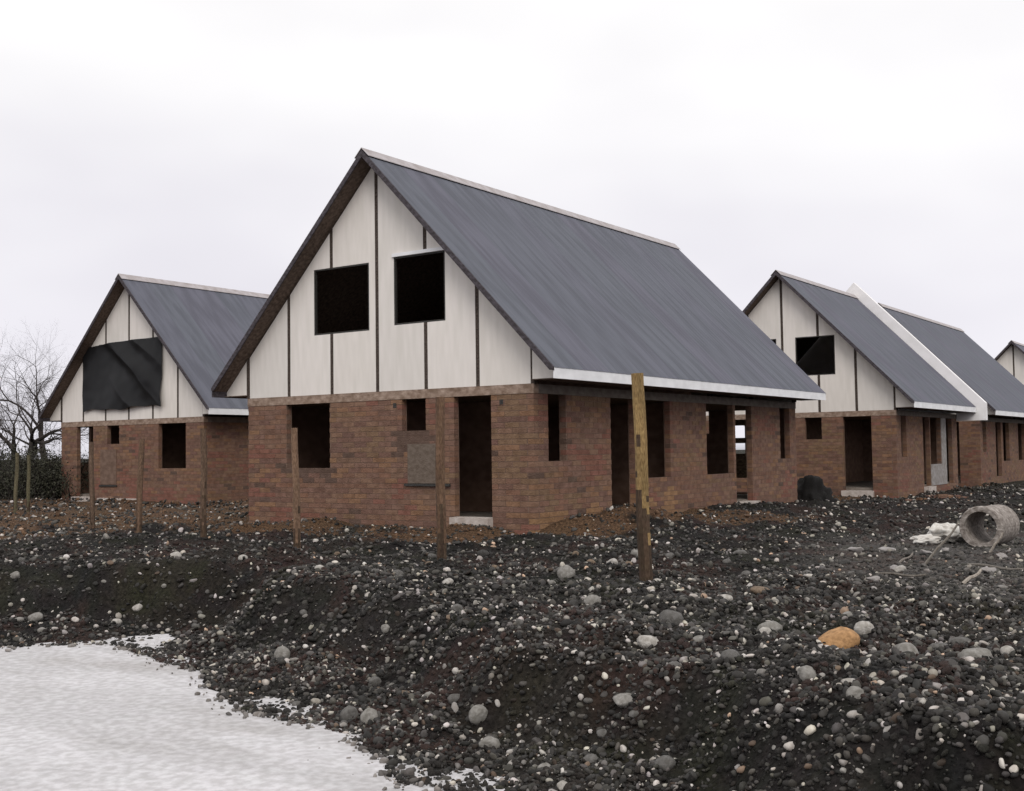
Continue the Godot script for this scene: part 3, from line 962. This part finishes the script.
func build_posts() -> void:
	# x, distance, height, radius, lean x, lean z, dry wood, damp foot height, label
	var list := [
		[1.31, 11.51, 2.10, 0.066, -0.022, 0.0, Color(0.34, 0.235, 0.105), 0.86, "tallest thick fence post, tan yellow above and dark damp below"],
		[-0.90, 14.3, 2.06, 0.060, 0.0, 0.0, Color(0.17, 0.105, 0.068), 0.55, "brown fence post standing before the front doorway of the large brick house"],
		[-3.13, 16.7, 1.80, 0.052, -0.02, 0.0, Color(0.24, 0.155, 0.105), 0.35, "tan fence post standing before the front ground-floor window of the large brick house"],
		[-4.89, 18.2, 1.75, 0.050, 0.0, 0.0, Color(0.15, 0.10, 0.07), 0.3, "dark brown fence post in the gap between the tarpaulin house and the large house"],
		[-6.57, 20.2, 1.72, 0.052, 0.03, 0.0, Color(0.17, 0.11, 0.075), 0.3, "brown fence post before the small square window wall of the tarpaulin house"],
		[-8.25, 22.6, 1.68, 0.050, -0.02, 0.0, Color(0.16, 0.11, 0.08), 0.3, "brown fence post before the doorway of the tarpaulin house"],
		[-12.1, 28.0, 1.45, 0.045, 0.03, 0.0, Color(0.15, 0.135, 0.085), 0.2, "weathered fence post before the dark bushes, standing closer to the rubble"],
		[-12.2, 29.0, 1.45, 0.045, 0.0, 0.0, Color(0.14, 0.13, 0.08), 0.2, "weathered fence post before the dark bushes, standing closer to the house"],
	]
	for p: Array in list:
		var o := MeshInstance3D.new()
		o.name = numbered("fence_post")
		add_child(o)
		var mb := MB.new()
		var pts := []
		var rad := []
		var cols := []
		var n := 40
		for i in n + 1:
			var t := float(i) / n
			var y: float = -0.35 + (p[2] + 0.35) * t
			pts.append(Vector3(p[4] * y + 0.006 * sin(t * 9.0 + p[0]), y, 0.005 * sin(t * 7.0)))
			rad.append(p[3] * (1.06 - 0.12 * t) * (1.0 + 0.04 * nz.get_noise_2d(y * 200.0, p[0] * 50.0)))
			var damp: float = p[7]
			var dry: Color = p[6]
			var ring := []
			for k in 9:
				var line: float = damp + 0.9 * nz2.get_noise_2d(k * 55.0, p[1] * 30.0) + 0.9 * nz.get_noise_2d(y * 160.0, k * 70.0)
				ring.append((Color(0.085, 0.057, 0.038) if y < line else dry) * (1.0 + 0.5 * nz.get_noise_2d(y * 70.0 + k * 31.0, p[0] * 90.0 + k * 60.0)))
			cols.append(ring)
		tube(mb, pts, rad, 9, cols)
		o.mesh = mb.commit()
		o.material_override = M.wood
		o.position = Vector3(p[0], gh(p[0], p[1]), -p[1])
		tag(o, p[8], "fence post", "fence posts along the rubble bank")

func build_debris() -> void:
	# concrete drain pipe
	var mb := MB.new()
	var ro := 0.275
	var ri := 0.215
	var ln := 0.80
	var n := 40
	var prof := [[ri, 0.0], [ro, 0.0], [ro + 0.012, 0.02], [ro + 0.012, 0.10], [ro, 0.13], [ro, ln], [ri, ln], [ri, 0.0]]
	var tool := SurfaceTool.new()
	for k in n:
		var a := TAU * k / n
		var b := TAU * (k + 1) / n
		for i in prof.size() - 1:
			var p: Array = prof[i]
			var q: Array = prof[i + 1]
			var pa := Vector3(cos(a) * p[0], sin(a) * p[0], -p[1])
			var pb := Vector3(cos(b) * p[0], sin(b) * p[0], -p[1])
			var qa := Vector3(cos(a) * q[0], sin(a) * q[0], -q[1])
			var qb := Vector3(cos(b) * q[0], sin(b) * q[0], -q[1])
			var m := (a + b) / 2.0
			var e := Vector2(q[0] - p[0], -(q[1] - p[1]))
			var o2 := Vector2(-e.y, e.x).normalized()
			mb.quad(pa, pb, qb, qa, Vector3(cos(m) * o2.x, sin(m) * o2.x, o2.y).normalized())
	var pipe := put("drain_pipe", mb.commit(), M.pipe)
	tag(pipe, "short round concrete drain pipe lying open-ended on the ground", "pipe")
	pipe.position = Vector3(6.28, gh(6.35, 15.8) + ro - 0.02, -15.55)
	pipe.rotation = Vector3(0, deg_to_rad(-40), 0)
	pipe.rotation.z = 0.02
	# crumpled white sacks by the pipe
	for e: Array in [[6.12, 16.3, 0.36, 0.15, 0.3, "crumpled white sack lying against the concrete pipe"], [5.70, 16.0, 0.20, 0.07, -0.4, "small flattened white sack in the rubble near the concrete pipe"]]:
		var o := put("sack", lump(3, e[0], 0.55, 3), M.sack)
		tag(o, e[5], "sack")
		o.transform = Transform3D(Basis(Vector3.UP, e[4]).scaled_local(Vector3(e[2], e[3], e[2] * 0.6)), Vector3(e[0], gh(e[0], e[1]) + e[3] * 0.75, -e[1]))
	# dark covered heap between two houses
	var hp := put("dark_heap", lump(3, 9.0, 0.5, 0), M.heap)
	tag(hp, "dark covered heap standing between the large house and the firewall house", "heap")
	hp.transform = Transform3D(Basis(Vector3.UP, 0.6).scaled_local(Vector3(0.5, 0.62, 0.5)), Vector3(7.85, gh(7.85, 30.4) + 0.12, -30.4))
	# loose sticks and laths
	var sticks := [[4.75, 13.4, 0.62, 0.018, 0.5, 0.9, 0.30, "pale"], [4.55, 13.7, 0.50, 0.016, -0.9, 0.15, 0.24, "pale"], [4.45, 11.5, 0.34, 0.020, -0.6, 0.35, 0.42, "white"], [6.05, 14.7, 0.30, 0.018, 0.4, 1.0, 0.42, "white"], [5.1, 13.0, 0.8, 0.017, 1.2, 0.03, 0.22, "grey"], [3.8, 12.2, 0.6, 0.016, 0.9, 0.06, 0.2, "grey"]]
	var what := {"pale": "thin pale stick propped at an angle in the grey mud", "white": "short whitish stick poking out of the grey mud", "grey": "grey lath lying flat on the trodden ground"}
	for s: Array in sticks:
		var m2 := MB.new()
		m2.col = Color(s[6], s[6] * 0.93, s[6] * 0.84)
		var dir := Vector3(cos(s[4]) * cos(s[5]), sin(s[5]), sin(s[4]) * cos(s[5]))
		var pts := []
		var rr := []
		for i in 6:
			pts.append(dir * s[2] * (i / 5.0) + Vector3(0, 0.012 * sin(i * 1.3), 0.01 * sin(i * 2.1)))
			rr.append(s[3] * (1.0 - 0.06 * i))
		tube(m2, pts, rr, 6)
		var o := put("stick", m2.commit(), M.wood)
		tag(o, what[s[7]], "stick", s[7] + " sticks in the mud")
		o.position = Vector3(s[0], gh(s[0], s[1]) + (0.0 if s[5] > 0.1 else 0.02), -s[1])
	# torn scraps of white board trodden into the mud round the pipe
	var scraps := [[5.2, 14.6, 0.16], [5.6, 15.0, 0.11], [4.9, 15.2, 0.13], [6.9, 14.6, 0.14], [5.9, 14.0, 0.12], [4.2, 12.8, 0.10], [5.0, 12.2, 0.12], [6.5, 13.7, 0.10], [4.4, 14.9, 0.12], [3.6, 11.6, 0.09]]
	for e: Array in scraps:
		var o := put("board_scrap", lump(2, e[0] * 3.0, 0.6, 3), M.pale_cement)
		tag(o, "torn scrap of pale board trodden into the grey mud", "scrap", "board scraps in the mud")
		o.transform = Transform3D(Basis(Vector3.UP, e[0] * 7.0) * Basis(Vector3.RIGHT, rng.randf_range(-0.6, 0.6)).scaled_local(Vector3(e[2] * 0.8, 0.035, e[2] * 0.45)), Vector3(e[0], gh(e[0], e[1]) + 0.022, -e[1]))
	# loose bricks before the firewall house
	var unit := MB.new()
	unit.box(Vector3(-0.145, 0, -0.07), Vector3(0.145, 0.075, 0.07))
	var um := unit.commit()
	for k in 14:
		var x := 10.9 + rng.randf() * 2.4
		var d := 31.6 + (x - 11.0) * 1.1 + rng.randf_range(-0.5, 0.5)
		var o := put("loose_brick", um, M.bricks[4 + k % 4])
		tag(o, "loose red brick dropped before the firewall house", "brick", "loose bricks before the firewall house")
		o.transform = Transform3D(Basis(Vector3.UP, rng.randf() * TAU) * Basis(Vector3.RIGHT, rng.randf_range(-0.15, 0.15)), Vector3(x, gh(x, d) - 0.01, -d))

# ------------------------------------------------------------------ plants
func branch(trunk: MB, twigs: MB, p: Vector3, dir: Vector3, ln: float, r: float, depth: int) -> void:
	var pts := [p]
	var rad := [r]
	var q := p
	var dd := dir
	var n := 5
	for i in n:
		dd = (dd + Vector3(rng.randfn(), rng.randfn() + 0.12, rng.randfn()) * 0.13).normalized()
		q += dd * ln / n
		pts.append(q)
		rad.append(r * (1.0 - 0.42 * (i + 1) / n))
		if depth > 0 and i >= 1 and rng.randf() < (0.55 if depth > 1 else 0.8):
			var side := dd.cross(Vector3(rng.randfn(), rng.randfn(), rng.randfn())).normalized()
			branch(trunk, twigs, q, (dd * 0.75 + side * rng.randf_range(0.5, 0.95)).normalized(), ln * rng.randf_range(0.5, 0.72), rad[-1] * rng.randf_range(0.42, 0.6), depth - 1)
	tube(trunk if r > 0.05 else twigs, pts, rad, 7 if r > 0.05 else 4)
	if depth > 0:
		for k in 2:
			var side := dd.cross(Vector3(rng.randfn(), rng.randfn(), rng.randfn())).normalized()
			branch(trunk, twigs, q, (dd + side * rng.randf_range(0.35, 0.75)).normalized(), ln * rng.randf_range(0.6, 0.8), rad[-1] * rng.randf_range(0.6, 0.8), depth - 1)

func build_plants() -> void:
	var trees := [
		[-19.05, 45.0, 2.25, 0.20, Vector3(0.0, 1, 0), 6, "bare tree with a knobby pollarded fork halfway up"],
		[-20.3, 46.5, 1.8, 0.17, Vector3(-0.03, 1, 0), 6, "bare tree forking low into curved limbs beside the pollarded tree"],
		[-20.9, 52.0, 2.7, 0.19, Vector3(0.0, 1, 0), 6, "bare twiggy tree rising behind the roof slope of the tarpaulin house"],
	]
	for e: Array in trees:
		var o := thing("bare_tree", e[6], "tree", "bare trees beside the tarpaulin house")
		o.position = Vector3(e[0], gh(e[0], e[1]) - 0.05, -e[1])
		var a := MB.new()
		var b := MB.new()
		branch(a, b, Vector3.ZERO, e[4].normalized(), e[2], e[3], e[5])
		put("trunk", a.commit(), M.bark, o)
		put("crown", b.commit(), M.twig, o)
	# dense dark bushes below the trees
	var bushes := [[-15.0, 37.6, 1.3, 1.5, "low dark bush next to the doorway end of the tarpaulin house"], [-16.0, 38.5, 1.5, 1.9, "dense dark bush between the low bush and the big thicket"], [-17.4, 39.5, 1.7, 2.0, "big dark thicket below the bare trees"], [-19.2, 41.0, 2.0, 2.0, "dark bush at the far end of the thicket row"]]
	for e: Array in bushes:
		var o := thing("bush", e[4], "bush", "dark bushes below the bare trees")
		o.position = Vector3(e[0], gh(e[0], e[1]), -e[1])
		var st := MB.new()
		var lf := MB.new()
		for k in 40:
			var dir := Vector3(rng.randfn() * 0.55, 1.0, rng.randfn() * 0.55).normalized()
			var tip: Vector3 = dir * e[3] * rng.randf_range(0.6, 1.05)
			var root := Vector3(rng.randf_range(-0.5, 0.5) * e[2], 0, rng.randf_range(-0.4, 0.4) * e[2])
			tube(st, [root, root + tip * 0.5, root + tip], [0.025, 0.018, 0.008], 4)
			for j in 170:
				var t := pow(rng.randf(), 0.7)
				var p := root + tip * t + Vector3(rng.randfn(), rng.randfn() * 0.8, rng.randfn()) * 0.22
				if p.y < 0.02: continue
				var s := rng.randf_range(0.022, 0.055)
				var ax := Vector3(rng.randfn(), rng.randfn(), rng.randfn()).normalized()
				var bx := ax.cross(Vector3(rng.randfn(), rng.randfn(), rng.randfn())).normalized()
				var g := rng.randf_range(0.6, 1.3)
				lf.col = Color(0.036, 0.036, 0.024) * g
				var nn := ax.cross(bx)
				lf.quad(p - ax * s, p + bx * s * 0.5, p + ax * s, p - bx * s * 0.5, nn)
		put("stem", st.commit(), M.bark, o)
		put("foliage", lf.commit(), M.leaf, o)

# ------------------------------------------------------------------ sky
func sky_picture() -> Image:
	var im := Image.create(768, 384, false, Image.FORMAT_RGBF)
	var f := FastNoiseLite.new()
	f.seed = 77
	f.frequency = 0.9
	f.fractal_octaves = 4
	for j in 384:
		var el := (0.5 - (j + 0.5) / 384.0) * PI
		for i in 768:
			var az := (i + 0.5) / 768.0 * TAU
			var dirv := Vector3(cos(az) * cos(el), sin(el), sin(az) * cos(el))
			var cl := f.get_noise_3d(dirv.x * 2.2, dirv.y * 6.0, dirv.z * 2.2)
			var up := clampf(dirv.y, 0.0, 1.0)
			var l := 0.835 + 0.36 * up + 0.12 * cl
			var c := Color(0.945, 0.925, 1.0).lerp(Color(1.0, 0.99, 1.0), sstep(up * 2.6 + cl * 0.4))
			if dirv.y < 0.0: l *= 1.0 - 0.6 * sstep(-dirv.y * 8.0)
			im.set_pixel(i, j, Color(c.r * l, c.g * l, c.b * l))
	return im

# ------------------------------------------------------------------
func _ready() -> void:
	rng.seed = 20240
	nz.seed = 5
	nz.frequency = 0.02
	nz.fractal_octaves = 4
	nz2.seed = 9
	nz2.frequency = 0.02
	nz2.fractal_octaves = 3
	# camera
	var cam := Camera3D.new()
	cam.name = "camera"
	cam.fov = 37.97
	cam.near = 0.1
	cam.far = 2500.0
	cam.position = Vector3(0, 1.3965, 0)
	cam.rotation = Vector3(deg_to_rad(2.769), 0, deg_to_rad(-0.783))
	add_child(cam)
	cam.current = true
	# overcast sky
	var pan := PanoramaSkyMaterial.new()
	pan.panorama = ImageTexture.create_from_image(sky_picture())
	var sky := Sky.new()
	sky.sky_material = pan
	var env := Environment.new()
	env.background_mode = Environment.BG_SKY
	env.sky = sky
	env.tonemap_mode = Environment.TONE_MAPPER_LINEAR
	env.tonemap_exposure = 1.05
	env.sdfgi_enabled = true
	env.ssao_enabled = true
	env.ssil_enabled = true
	var we := WorldEnvironment.new()
	we.name = "world_environment"
	we.environment = env
	add_child(we)
	# the sun behind thick cloud, high behind the camera
	var sun := DirectionalLight3D.new()
	sun.name = "sun"
	sun.light_energy = 0.5
	sun.light_color = Color(1.0, 0.98, 0.95)
	sun.light_angular_distance = 30.0
	sun.shadow_enabled = true
	sun.rotation = Vector3(deg_to_rad(-40), deg_to_rad(8), 0)
	add_child(sun)
	make_materials()
	build_ground()
	build_houses()
	build_posts()
	build_debris()
	build_plants()
	build_stones()
